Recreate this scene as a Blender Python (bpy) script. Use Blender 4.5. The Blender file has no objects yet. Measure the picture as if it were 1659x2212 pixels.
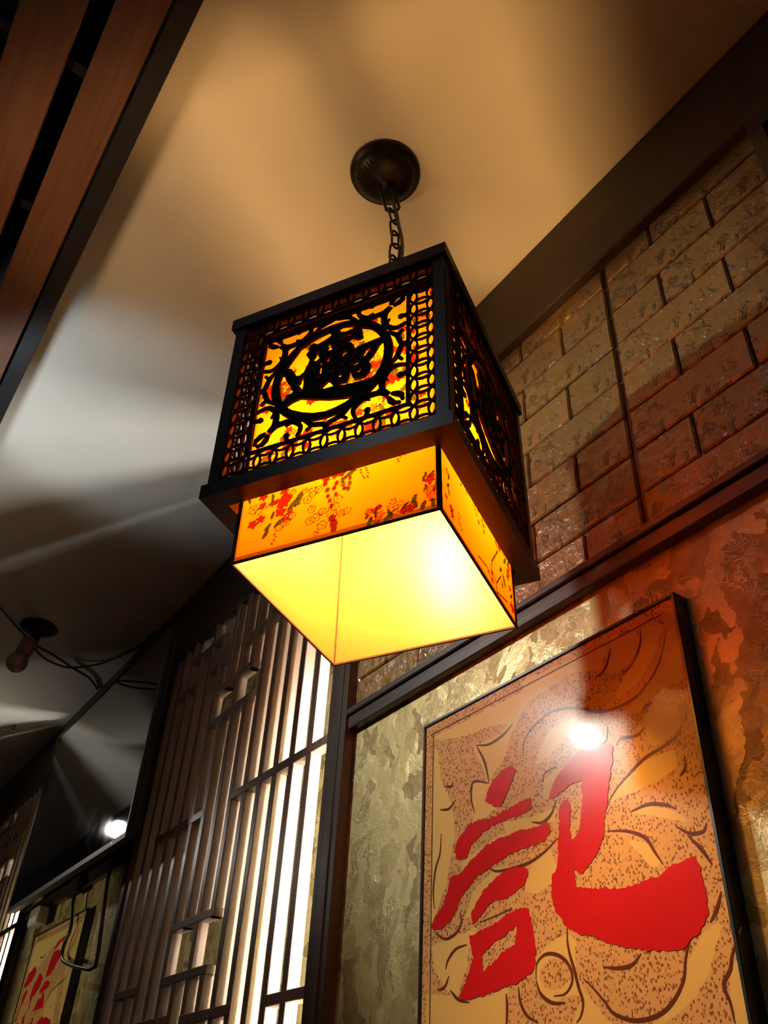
import bpy, bmesh, math, random
import numpy as np
from mathutils import Vector, Matrix, Quaternion
C = bpy.context.scene.collection
SC = bpy.context.scene
random.seed(7); RNG = np.random.RandomState(11)
EYE = 1.2                      # camera height above the floor; wall data below is measured from the eye
PI = math.pi
def L(p): return Vector((p[0], p[1], p[2] + EYE))

# ---------------------------------------------------------------- camera
cam = bpy.data.cameras.new('camera'); cam.sensor_fit = 'HORIZONTAL'; cam.sensor_width = 36
cam.lens = 1878.48 * 36 / 1659; cam.clip_start = 0.02
co = bpy.data.objects.new('camera', cam); C.objects.link(co)
RC = [[-0.56148891, -0.82613524, 0.04723105], [0.48482525, -0.37469639, -0.79028292], [0.67057787, -0.42083629, 0.61091909]]
m = Matrix(((RC[0][0], -RC[1][0], -RC[2][0]), (RC[0][1], -RC[1][1], -RC[2][1]), (RC[0][2], -RC[1][2], -RC[2][2])))
co.matrix_world = Matrix.Translation((0, 0, EYE)) @ m.to_4x4()
SC.camera = co
# ---------------------------------------------------------------- world, lights, exposure
w = bpy.data.worlds.new('world'); SC.world = w; w.use_nodes = True
w.node_tree.nodes['Background'].inputs[0].default_value = (1.0, 0.85, 0.7, 1)
w.node_tree.nodes['Background'].inputs[1].default_value = 0.02
SC.view_settings.view_transform = 'Standard'; SC.view_settings.look = 'None'
SC.view_settings.gamma = 1; SC.view_settings.exposure = 0.0; SC.view_settings.use_curve_mapping = False
BULB_STRENGTH = 450.0
TUBE_STRENGTH = 220.0
def lamp(name, kind, loc, power, color, size=0.04, target=None, spot=60, blend=0.5):
    l = bpy.data.lights.new(name, kind); l.energy = power; l.color = color
    if kind in ('POINT', 'SPOT'): l.shadow_soft_size = size
    if kind == 'SPOT': l.spot_size = math.radians(spot); l.spot_blend = blend
    if kind == 'AREA': l.size = size
    o = bpy.data.objects.new(name, l); C.objects.link(o); o.location = L(loc)
    if target is not None:
        o.rotation_euler = (L(target) - L(loc)).to_track_quat('-Z', 'Y').to_euler()
    return o
# white pendant bulb of the neighbouring table (beyond the left edge): wall light and its ceiling wash
lamp('white_pendant_light', 'SPOT', (1.75, .22, 1.10), 50, (1, .98, .88), .03, (.90, -.84, .68), 60, .75)
lamp('white_pendant_uplight', 'SPOT', (1.82, .12, 1.12), 5.6, (.86, .97, 1), .06, (1.83, -.16, 1.57), 79, .45)
# the next pendant along the row, mirrored in the television
lamp('far_pendant_light', 'SPOT', (3.87, -.33, 1.17), 9, (1, .95, .88), .035, (2.9, -.8, .60), 76, .35)
lamp('far_pendant_uplight', 'SPOT', (4.05, -.1, 1.25), 3.0, (1, .97, .85), .02, (3.7, -.6, 1.57), 50, .5)

# added warm fill spots without a fixture: soffit boards, then ceiling
lamp('soffit_fill', 'SPOT', (1.1, 1.3, .2), 2, (1, .72, .5), .1, (.95, .25, 1.5), 46, .8)
lamp('ceiling_fill', 'SPOT', (1.15, .40, .95), 9.0, (1, .60, .27), .08, (1.15, -.22, 1.57), 66, .9)
lamp('aisle_ceiling_light', 'AREA', (.56, .43, 1.46), 1.5, (.85, .93, 1), .14, (.62, .1, 0))
# added warm fill spot aimed at the far poster, no fixture behind it
lamp('far_poster_fill', 'SPOT', (3.2, .35, .05), 20, (1, .85, .55), .08, (3.15, -.84, .42), 46, .8)
# ---------------------------------------------------------------- material helpers
def new_mat(name):
    mt = bpy.data.materials.new(name); mt.use_nodes = True
    nt = mt.node_tree; b = nt.nodes['Principled BSDF']
    return mt, nt, b
def ramp(nt, fac, stops):
    r = nt.nodes.new('ShaderNodeValToRGB'); nt.links.new(fac, r.inputs[0])
    e = r.color_ramp.elements
    e[0].position, e[0].color = stops[0][0], (*stops[0][1], 1)
    e[1].position, e[1].color = stops[-1][0], (*stops[-1][1], 1)
    for p, c in stops[1:-1]:
        k = e.new(p); k.color = (*c, 1)
    return r.outputs[0]
def coords(nt, scale=(1, 1, 1), rot=(0, 0, 0)):
    t = nt.nodes.new('ShaderNodeTexCoord'); mp = nt.nodes.new('ShaderNodeMapping')
    mp.inputs['Scale'].default_value = scale; mp.inputs['Rotation'].default_value = rot
    nt.links.new(t.outputs['Object'], mp.inputs[0]); return mp.outputs[0]
def noise(nt, vec, scale, detail=4, rough=.5, dist=0):
    n = nt.nodes.new('ShaderNodeTexNoise'); n.inputs['Scale'].default_value = scale
    n.inputs['Detail'].default_value = detail; n.inputs['Roughness'].default_value = rough
    n.inputs['Distortion'].default_value = dist
    nt.links.new(vec, n.inputs['Vector']); return n.outputs[0]
def bump(nt, b, h, strength, dist=.002, prev=None):
    n = nt.nodes.new('ShaderNodeBump'); n.inputs['Strength'].default_value = strength
    n.inputs['Distance'].default_value = dist
    nt.links.new(h, n.inputs['Height']); nt.links.new(n.outputs[0], b.inputs['Normal'])
    if prev is not None: nt.links.new(prev, n.inputs['Normal'])
    return n.outputs[0]
def mth(nt, op, a, b=0.0, clamp=False):
    n = nt.nodes.new('ShaderNodeMath'); n.operation = op; n.use_clamp = clamp
    for i, v in enumerate((a, b)):
        if isinstance(v, (int, float)): n.inputs[i].default_value = v
        else: nt.links.new(v, n.inputs[i])
    return n.outputs[0]
def mixc(nt, f, a, b):
    n = nt.nodes.new('ShaderNodeMix'); n.data_type = 'RGBA'
    if isinstance(f, (int, float)): n.inputs[0].default_value = f
    else: nt.links.new(f, n.inputs[0])
    for i, v in ((6, a), (7, b)):
        if isinstance(v, tuple): n.inputs[i].default_value = (*v, 1)
        else: nt.links.new(v, n.inputs[i])
    return n.outputs[2]
def simple(name, col, rough=.5, metal=0.0, bumps=None, var=0.15, spec=.5):
    mt, nt, b = new_mat(name); v = coords(nt)
    c = ramp(nt, noise(nt, v, 30, 3), [(.3, tuple(x * (1 - var) for x in col)), (.7, tuple(min(1, x * (1 + var)) for x in col))])
    nt.links.new(c, b.inputs['Base Color']); b.inputs['Roughness'].default_value = rough
    b.inputs['Metallic'].default_value = metal; b.inputs['Specular IOR Level'].default_value = spec
    if bumps: bump(nt, b, noise(nt, v, bumps[0], 4), bumps[1])
    return mt
def wood(name, dark, light, rough=.4, scale=(70, 70, 4), spec=.5, bs=.25):
    mt, nt, b = new_mat(name); v = coords(nt, scale)
    n = noise(nt, v, 1.0, 6, .6, .6)
    nt.links.new(ramp(nt, n, [(.3, dark), (.7, light)]), b.inputs['Base Color'])
    b.inputs['Roughness'].default_value = rough; b.inputs['Specular IOR Level'].default_value = spec
    bump(nt, b, n, bs, .001); return mt
M = {}
# plaster ceiling: uneven trowelled paint
mt, nt, b = new_mat('ceiling_plaster'); v = coords(nt)
nt.links.new(ramp(nt, noise(nt, v, 2.2, 3), [(.3, (.71, .69, .64)), (.7, (.78, .76, .71))]), b.inputs['Base Color'])
b.inputs['Roughness'].default_value = .75; bump(nt, b, noise(nt, v, 6, 3), .08, .01); M['ceiling'] = mt
M['lattice'] = wood('walnut_slat', (.13, .08, .055), (.24, .155, .11), .38, (90, 90, 3))
M['darkwood'] = wood('dark_stained_wood', (.022, .014, .012), (.045, .03, .026), .32, (5, 90, 90), .5)
M['darkpost'] = wood('dark_stained_post', (.035, .026, .022), (.065, .048, .04), .3, (90, 90, 3), .5)
M['crown'] = wood('crown_wood', (.028, .019, .013), (.045, .032, .022), .6, (2, 60, 60), .3)
M['black'] = wood('black_lacquered_wood', (.004, .003, .003), (.009, .007, .007), .38, (60, 60, 5), .2, .12)
M['fret'] = simple('matt_black_fretwork', (.006, .0045, .004), .8, 0, None, .15, .04)
M['soffit'] = wood('soffit_board', (.13, .058, .036), (.20, .095, .06), .6, (3, 60, 60), .3)
M['beam'] = simple('black_beam', (.012, .011, .014), .5, 0, (60, .1))
M['void'] = simple('ceiling_void', (.02, .02, .02), .9)
M['room'] = simple('room_wall_paint', (.10, .065, .045), .8)
M['floor'] = simple('dark_floor', (.06, .045, .035), .4)
M['bronze'] = simple('dark_bronze', (.03, .022, .017), .38, .7, (80, .1))
M['cable'] = simple('black_cable', (.012, .012, .012), .35)
M['greycable'] = simple('ceiling_cable', (.03, .018, .012), .45)
M['tvblack'] = simple('black_plastic', (.008, .008, .009), .55)
M['frame'] = simple('navy_black_frame', (.010, .012, .020), .3, 0, None)
M['grey'] = simple('pale_grey_plastic', (.42, .40, .36), .5)
M['globe'] = simple('unlit_bulb', (.34, .26, .22), .35)
mt, nt, b = new_mat('television_glass'); b.inputs['Base Color'].default_value = (.006, .006, .008, 1)
v = coords(nt); nt.links.new(ramp(nt, noise(nt, v, 9, 4), [(.35, (.02,) * 3), (.75, (.06,) * 3)]), b.inputs['Roughness'])
b.inputs['Specular IOR Level'].default_value = .9; b.inputs['IOR'].default_value = 1.6; M['tvglass'] = mt
# foam bricks: glossy pitted paint
mt, nt, b = new_mat('brick_foam'); v = coords(nt)
oi = nt.nodes.new('ShaderNodeObjectInfo')
n1 = noise(nt, v, 14, 5, .6)
c = ramp(nt, n1, [(.3, (.19, .105, .030)), (.7, (.28, .16, .05))])
hs = nt.nodes.new('ShaderNodeHueSaturation'); nt.links.new(c, hs.inputs['Color'])
mr = nt.nodes.new('ShaderNodeMapRange'); nt.links.new(oi.outputs['Random'], mr.inputs[0]); mr.inputs[3].default_value = .85; mr.inputs[4].default_value = 1.15
nt.links.new(mr.outputs[0], hs.inputs['Value']); nt.links.new(hs.outputs[0], b.inputs['Base Color'])
b.inputs['Roughness'].default_value = .25; b.inputs['Specular IOR Level'].default_value = .8
pits = ramp(nt, noise(nt, v, 62, 4, .62, .5), [(.52, (0,) * 3), (.64, (1,) * 3)])
zone = ramp(nt, noise(nt, v, 16, 2), [(.45, (.08,) * 3), (.65, (1,) * 3)])
h = mth(nt, 'ADD', mth(nt, 'MULTIPLY', mth(nt, 'MULTIPLY', pits, zone), .5), mth(nt, 'MULTIPLY', noise(nt, v, 24, 4, .55), .9))
bump(nt, b, h, 1.0, .0085); M['brick'] = mt
M['mortar'] = simple('brick_joint', (.12, .06, .025), .6)
# gold leaf wallpaper: blotches and straw-like scratches
mt, nt, b = new_mat('gold_leaf_paper'); v = coords(nt)
nv = nt.nodes.new('ShaderNodeTexNoise'); nv.inputs['Scale'].default_value = 9; nv.inputs['Detail'].default_value = 3
nt.links.new(v, nv.inputs['Vector'])
warp = nt.nodes.new('ShaderNodeVectorMath'); warp.operation = 'MULTIPLY_ADD'
nt.links.new(nv.outputs['Color'], warp.inputs[0]); warp.inputs[1].default_value = (.09,) * 3; nt.links.new(v, warp.inputs[2])
blotch = noise(nt, warp.outputs[0], 26, 4, .7, 1.2)
vb = nt.nodes.new('ShaderNodeTexVoronoi'); vb.inputs['Scale'].default_value = 24; vb.inputs['Randomness'].default_value = 1
w2 = nt.nodes.new('ShaderNodeVectorMath'); w2.operation = 'MULTIPLY_ADD'
nv2 = nt.nodes.new('ShaderNodeTexNoise'); nv2.inputs['Scale'].default_value = 40; nv2.inputs['Detail'].default_value = 3; nt.links.new(v, nv2.inputs['Vector'])
nt.links.new(nv2.outputs['Color'], w2.inputs[0]); w2.inputs[1].default_value = (.045,) * 3; nt.links.new(warp.outputs[0], w2.inputs[2])
st_ = nt.nodes.new('ShaderNodeMapping'); st_.inputs['Scale'].default_value = (1.5, 1, .85); st_.inputs['Rotation'].default_value = (0, .5, 0)
nt.links.new(w2.outputs[0], st_.inputs[0]); nt.links.new(st_.outputs[0], vb.inputs['Vector'])
sepv = nt.nodes.new('ShaderNodeSeparateColor'); nt.links.new(vb.outputs['Color'], sepv.inputs[0])
tone = mth(nt, 'ADD', mth(nt, 'MULTIPLY', sepv.outputs[0], .75), mth(nt, 'MULTIPLY', blotch, .5))
base = ramp(nt, tone, [(.28, (.20, .14, .042)), (.42, (.29, .22, .078)), (.60, (.39, .31, .12)), (.86, (.56, .47, .21))])
sc = None
for k, (ang, ss) in enumerate(((.5, 1.0), (1.25, 1.15), (2.0, .9), (2.75, 1.1))):
    # each family: thin strokes, long along its own direction in the wall plane
    vv = coords(nt, (1, 1, 1), (0, ang, 0))
    mp = nt.nodes.new('ShaderNodeMapping'); mp.inputs['Scale'].default_value = (620 * ss, 60, 34 * ss); mp.inputs['Location'].default_value = (k * 3.1, 0, k * 7.7)
    wj = nt.nodes.new('ShaderNodeVectorMath'); wj.operation = 'MULTIPLY_ADD'
    nt.links.new(nv.outputs['Color'], wj.inputs[0]); wj.inputs[1].default_value = (.11, 0, .05); nt.links.new(vv, wj.inputs[2])
    nt.links.new(wj.outputs[0], mp.inputs[0])
    s = ramp(nt, noise(nt, mp.outputs[0], 1.0, 0, .5, 0), [(.66, (0, 0, 0)), (.72, (1, 1, 1))])
    sc = s if sc is None else mth(nt, 'MAXIMUM', sc, s)
patch = ramp(nt, noise(nt, v, 7, 2), [(.50, (.0,) * 3), (.62, (1,) * 3)])
sc = mth(nt, 'MULTIPLY', sc, patch)
nt.links.new(mixc(nt, mth(nt, 'MULTIPLY', sc, .6), base, (.85, .76, .42)), b.inputs['Base Color'])
b.inputs['Metallic'].default_value = .35
nt.links.new(ramp(nt, tone, [(.3, (.55,) * 3), (.8, (.36,) * 3)]), b.inputs['Roughness'])
bump(nt, b, mth(nt, 'ADD', mth(nt, 'MULTIPLY', sc, .8), blotch), .55, .0025); M['gold'] = mt
# lampshade fabric: prints stored as a colour attribute, light passes through
mt, nt, b = new_mat('printed_shade_fabric')
at = nt.nodes.new('ShaderNodeAttribute'); at.attribute_name = 'print'
v = coords(nt)
weave = ramp(nt, noise(nt, v, 8, 4), [(.3, (.92,) * 3), (.7, (1.05,) * 3)])
mul = nt.nodes.new('ShaderNodeMix'); mul.data_type = 'RGBA'; mul.blend_type = 'MULTIPLY'; mul.inputs[0].default_value = 1
nt.links.new(at.outputs['Color'], mul.inputs[6]); nt.links.new(weave, mul.inputs[7])
FABRIC = (.90, .185, .002)
tr = nt.nodes.new('ShaderNodeBsdfTranslucent'); df = nt.nodes.new('ShaderNodeBsdfDiffuse')
m2 = nt.nodes.new('ShaderNodeMix'); m2.data_type = 'RGBA'; m2.blend_type = 'MULTIPLY'; m2.inputs[0].default_value = 1
nt.links.new(mul.outputs[2], m2.inputs[6]); m2.inputs[7].default_value = (*FABRIC, 1)
nt.links.new(m2.outputs[2], tr.inputs[0])
gm = nt.nodes.new('ShaderNodeNewGeometry')
inner = mixc(nt, gm.outputs['Backfacing'], mixc(nt, .55, (.75, .45, .12), mul.outputs[2]), (.44, .27, .075))
nt.links.new(mixc(nt, gm.outputs['Backfacing'], m2.outputs[2], (.44, .27, .075)), df.inputs[0])
ms = nt.nodes.new('ShaderNodeMixShader'); ms.inputs[0].default_value = .38
gl = nt.nodes.new('ShaderNodeBsdfGlossy'); gl.inputs['Roughness'].default_value = .42
gx = nt.nodes.new('ShaderNodeMixShader'); nt.links.new(mth(nt, 'MULTIPLY', gm.outputs['Backfacing'], .07), gx.inputs[0])
nt.links.new(df.outputs[0], gx.inputs[1]); nt.links.new(gl.outputs[0], gx.inputs[2]); nt.links.new(gx.outputs[0], ms.inputs[1]); nt.links.new(tr.outputs[0], ms.inputs[2])
nt.links.new(ms.outputs[0], nt.nodes['Material Output'].inputs[0]); M['fabric'] = mt
M['ribbon'] = simple('brown_velvet_ribbon', (.06, .026, .012), .9, 0, (400, .4))
def emit(name, col, s):
    mt, nt, b = new_mat(name); b.inputs['Base Color'].default_value = (.8, .8, .8, 1)
    b.inputs['Emission Color'].default_value = (*col, 1); b.inputs['Emission Strength'].default_value = s; return mt
M['bulb'] = emit('warm_bulb', (1, .51, .15), BULB_STRENGTH)
M['tube'] = emit('white_tube', (1, .97, .9), TUBE_STRENGTH)
M['led'] = emit('red_standby_light', (1, .05, .02), 3)
# poster sheet: cream ground with stippled areas given by an attribute
mt, nt, b = new_mat('poster_sheet'); v = coords(nt)
at = nt.nodes.new('ShaderNodeAttribute'); at.attribute_name = 'stipple'
vo = nt.nodes.new('ShaderNodeTexVoronoi'); vo.inputs['Scale'].default_value = 275; vo.inputs['Randomness'].default_value = 1
wv = nt.nodes.new('ShaderNodeMapping'); wv.inputs['Scale'].default_value = (1, .001, .75); wv.inputs['Rotation'].default_value = (0, .6, 0)
nt.links.new(v, wv.inputs[0]); nt.links.new(wv.outputs[0], vo.inputs['Vector'])
mask = mth(nt, 'ADD', at.outputs['Fac'], mth(nt, 'MULTIPLY', mth(nt, 'SUBTRACT', noise(nt, v, 60, 2), .5), .6))
mk = ramp(nt, mask, [(.42, (0,) * 3), (.62, (1,) * 3)])
dots = ramp(nt, vo.outputs['Distance'], [(.33, (1,) * 3), (.43, (0,) * 3)])
gate = ramp(nt, noise(nt, v, 260, 1), [(.36, (0,) * 3), (.46, (1,) * 3)])
dots = mth(nt, 'MULTIPLY', mth(nt, 'MULTIPLY', dots, gate), mk)
ground = mixc(nt, mk, (.60, .41, .13), (.54, .31, .12))
nt.links.new(mixc(nt, mth(nt, 'MULTIPLY', dots, .85), ground, (.12, .035, .014)), b.inputs['Base Color'])
b.inputs['Roughness'].default_value = .24; b.inputs['Specular IOR Level'].default_value = .1; b.inputs['Coat Weight'].default_value = .22; b.inputs['Coat Roughness'].default_value = .04; bump(nt, b, noise(nt, v, 5, 2), .2, .012); M['poster'] = mt
for nm, col in (('red_ink', (.47, .010, .012)), ('brown_ink', (.11, .03, .015))):
    mt, nt, b = new_mat(nm); v = coords(nt); b.inputs['Base Color'].default_value = (*col, 1)
    b.inputs['Roughness'].default_value = .24; b.inputs['Specular IOR Level'].default_value = .1; b.inputs['Coat Weight'].default_value = .22; b.inputs['Coat Roughness'].default_value = .04; bump(nt, b, noise(nt, v, 5, 2), .2, .012); M[nm] = mt
M['plastic_wrap'] = simple('crumpled_wrap', (.7, .72, .7), .25)

# ---------------------------------------------------------------- mesh helpers
def add_box(bm, x0, x1, y0, y1, z0, z1, bev=0.0):
    r = bmesh.ops.create_cube(bm, size=1)
    for vtx in r['verts']:
        vtx.co = Vector((x0 + (vtx.co.x + .5) * (x1 - x0), y0 + (vtx.co.y + .5) * (y1 - y0), z0 + (vtx.co.z + .5) * (z1 - z0)))
    if bev:
        es = {e for vtx in r['verts'] for e in vtx.link_edges}
        bmesh.ops.bevel(bm, geom=list(es), offset=bev, segments=1, affect='EDGES')
def frame_at(p, d):
    return Matrix.Translation(p) @ d.to_track_quat('Z', 'Y').to_matrix().to_4x4()
def add_tube(bm, pts, r, seg=10, closed=False, caps=True):
    pts = [Vector(p) for p in pts]; n = len(pts); rings = []
    up = Vector((0.13, 0.31, 0.94))
    for i, p in enumerate(pts):
        a = pts[(i - 1) % n] if (closed or i > 0) else pts[i]
        c = pts[(i + 1) % n] if (closed or i < n - 1) else pts[i]
        t = (c - a).normalized(); s = t.cross(up)
        if s.length < 1e-3: s = t.cross(Vector((1, 0, 0)))
        s.normalize(); q = t.cross(s)
        rr = r[i] if isinstance(r, (list, tuple)) else r
        rings.append([bm.verts.new(p + (s * math.cos(2 * PI * k / seg) + q * math.sin(2 * PI * k / seg)) * rr) for k in range(seg)])
    for i in range(n if closed else n - 1):
        A, B = rings[i], rings[(i + 1) % n]
        for k in range(seg): bm.faces.new((A[k], A[(k + 1) % seg], B[(k + 1) % seg], B[k]))
    if caps and not closed: bm.faces.new(rings[0][::-1]); bm.faces.new(rings[-1])
def add_lathe(bm, prof, seg=48, origin=(0, 0, 0), flute=0, famp=0):
    o = Vector(origin); rings = []
    for r, z in prof:
        rings.append([bm.verts.new(o + Vector(((r + (famp * math.cos(flute * 2 * PI * k / seg) if flute and r > .01 else 0)) * math.cos(2 * PI * k / seg), (r) * math.sin(2 * PI * k / seg), z))) for k in range(seg)])
    for A, B in zip(rings, rings[1:]):
        for k in range(seg): bm.faces.new((A[k], A[(k + 1) % seg], B[(k + 1) % seg], B[k]))
    bm.faces.new(rings[0][::-1]); bm.faces.new(rings[-1])
def catmull(pts, n=6):
    P = [Vector((*p, 0)) if len(p) == 2 else Vector(p) for p in pts]
    if len(P) < 3: return P
    out = []
    Q = [P[0] * 2 - P[1]] + P + [P[-1] * 2 - P[-2]]
    for i in range(1, len(Q) - 2):
        a, b_, c, d = Q[i - 1:i + 3]
        for k in range(n):
            t = k / n
            out.append(.5 * ((2 * b_) + (-a + c) * t + (2 * a - 5 * b_ + 4 * c - d) * t * t + (-a + 3 * b_ - 3 * c + d) * t ** 3))
    out.append(P[-1]); return out
def add_ribbon(bm, pts, wd, y0, y1, closed=False, endcap=0.0):
    """flat strip in the local x-z plane (points u,z), thickness y0..y1"""
    n = len(pts); rows = []
    for i in range(n):
        a = pts[(i - 1) % n] if (closed or i > 0) else pts[i]; c = pts[(i + 1) % n] if (closed or i < n - 1) else pts[i]
        t = Vector((c[0] - a[0], c[1] - a[1])); t = t.normalized() if t.length > 1e-9 else Vector((1, 0))
        nn = Vector((-t.y, t.x)); ww = (wd[min(i, len(wd) - 1)] if isinstance(wd, (list, tuple)) else wd) / 2
        p = Vector((pts[i][0], pts[i][1])); A = p + nn * ww; B = p - nn * ww
        rows.append([bm.verts.new((A.x, y0, A.y)), bm.verts.new((B.x, y0, B.y)), bm.verts.new((B.x, y1, B.y)), bm.verts.new((A.x, y1, A.y))])
    for i in range(n if closed else n - 1):
        A, B = rows[i], rows[(i + 1) % n]
        for k in range(4): bm.faces.new((A[k], A[(k + 1) % 4], B[(k + 1) % 4], B[k]))
    if not closed: bm.faces.new(rows[0][::-1]); bm.faces.new(rows[-1])
    if endcap: add_disc(bm, pts[-1], endcap, y0, y1)
def add_disc(bm, c, r, y0, y1, seg=14):
    a = [bm.verts.new((c[0] + r * math.cos(2 * PI * k / seg), y0, c[1] + r * math.sin(2 * PI * k / seg))) for k in range(seg)]
    b_ = [bm.verts.new((v_.co.x, y1, v_.co.z)) for v_ in a]
    bm.faces.new(a); bm.faces.new(b_[::-1])
    for k in range(seg): bm.faces.new((a[k], b_[k], b_[(k + 1) % seg], a[(k + 1) % seg]))
def plate_mesh(name, polys, y0, y1):
    """polygon with holes (even-odd), in local x-z plane, thickness y0..y1"""
    cu = bpy.data.curves.new(name, 'CURVE'); cu.dimensions = '2D'; cu.fill_mode = 'BOTH'; cu.extrude = abs(y1 - y0) / 2
    for pl in polys:
        s = cu.splines.new('POLY'); s.points.add(len(pl) - 1); s.use_cyclic_u = True
        for k, p in enumerate(pl): s.points[k].co = (p[0], p[1], 0, 1)
    o = bpy.data.objects.new('tmp', cu); C.objects.link(o); bpy.context.view_layer.update()
    me = bpy.data.meshes.new_from_object(o.evaluated_get(bpy.context.evaluated_depsgraph_get()))
    bpy.data.objects.remove(o); bpy.data.curves.remove(cu)
    me.transform(Matrix(((1, 0, 0, 0), (0, 0, 1, (y0 + y1) / 2), (0, 1, 0, 0), (0, 0, 0, 1))))
    me.name = name; return me
def finish(bm, name, smooth=False):
    bmesh.ops.recalc_face_normals(bm, faces=bm.faces)
    me = bpy.data.meshes.new(name); bm.to_mesh(me); bm.free()
    if smooth:
        for p in me.polygons: p.use_smooth = True
    return me
def obj(name, me, mat, parent=None, label=None):
    if isinstance(me, bmesh.types.BMesh): me = finish(me, name)
    if mat is not None and not me.materials: me.materials.append(mat)
    o = bpy.data.objects.new(name, me); C.objects.link(o)
    if parent is not None: o.parent = parent
    if label: o['label'] = label
    return o
def thing(name, label, cat, loc=(0, 0, 0), group=None):
    o = bpy.data.objects.new(name, None); C.objects.link(o); o.empty_display_size = .05
    o.location = L(loc); o['label'] = label; o['category'] = cat
    if group: o['group'] = group
    return o
def tag(o, label, cat, loc=None):
    o['label'] = label; o['category'] = cat
    if loc is not None: o.location = L(loc)
    return o
def struct(name, me, mat):
    o = obj(name, me, mat); o['kind'] = 'structure'; o.location = (0, 0, EYE); return o
def boxmesh(name, *b, bev=0.0):
    bm = bmesh.new(); add_box(bm, *b, bev=bev); return finish(bm, name)

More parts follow.
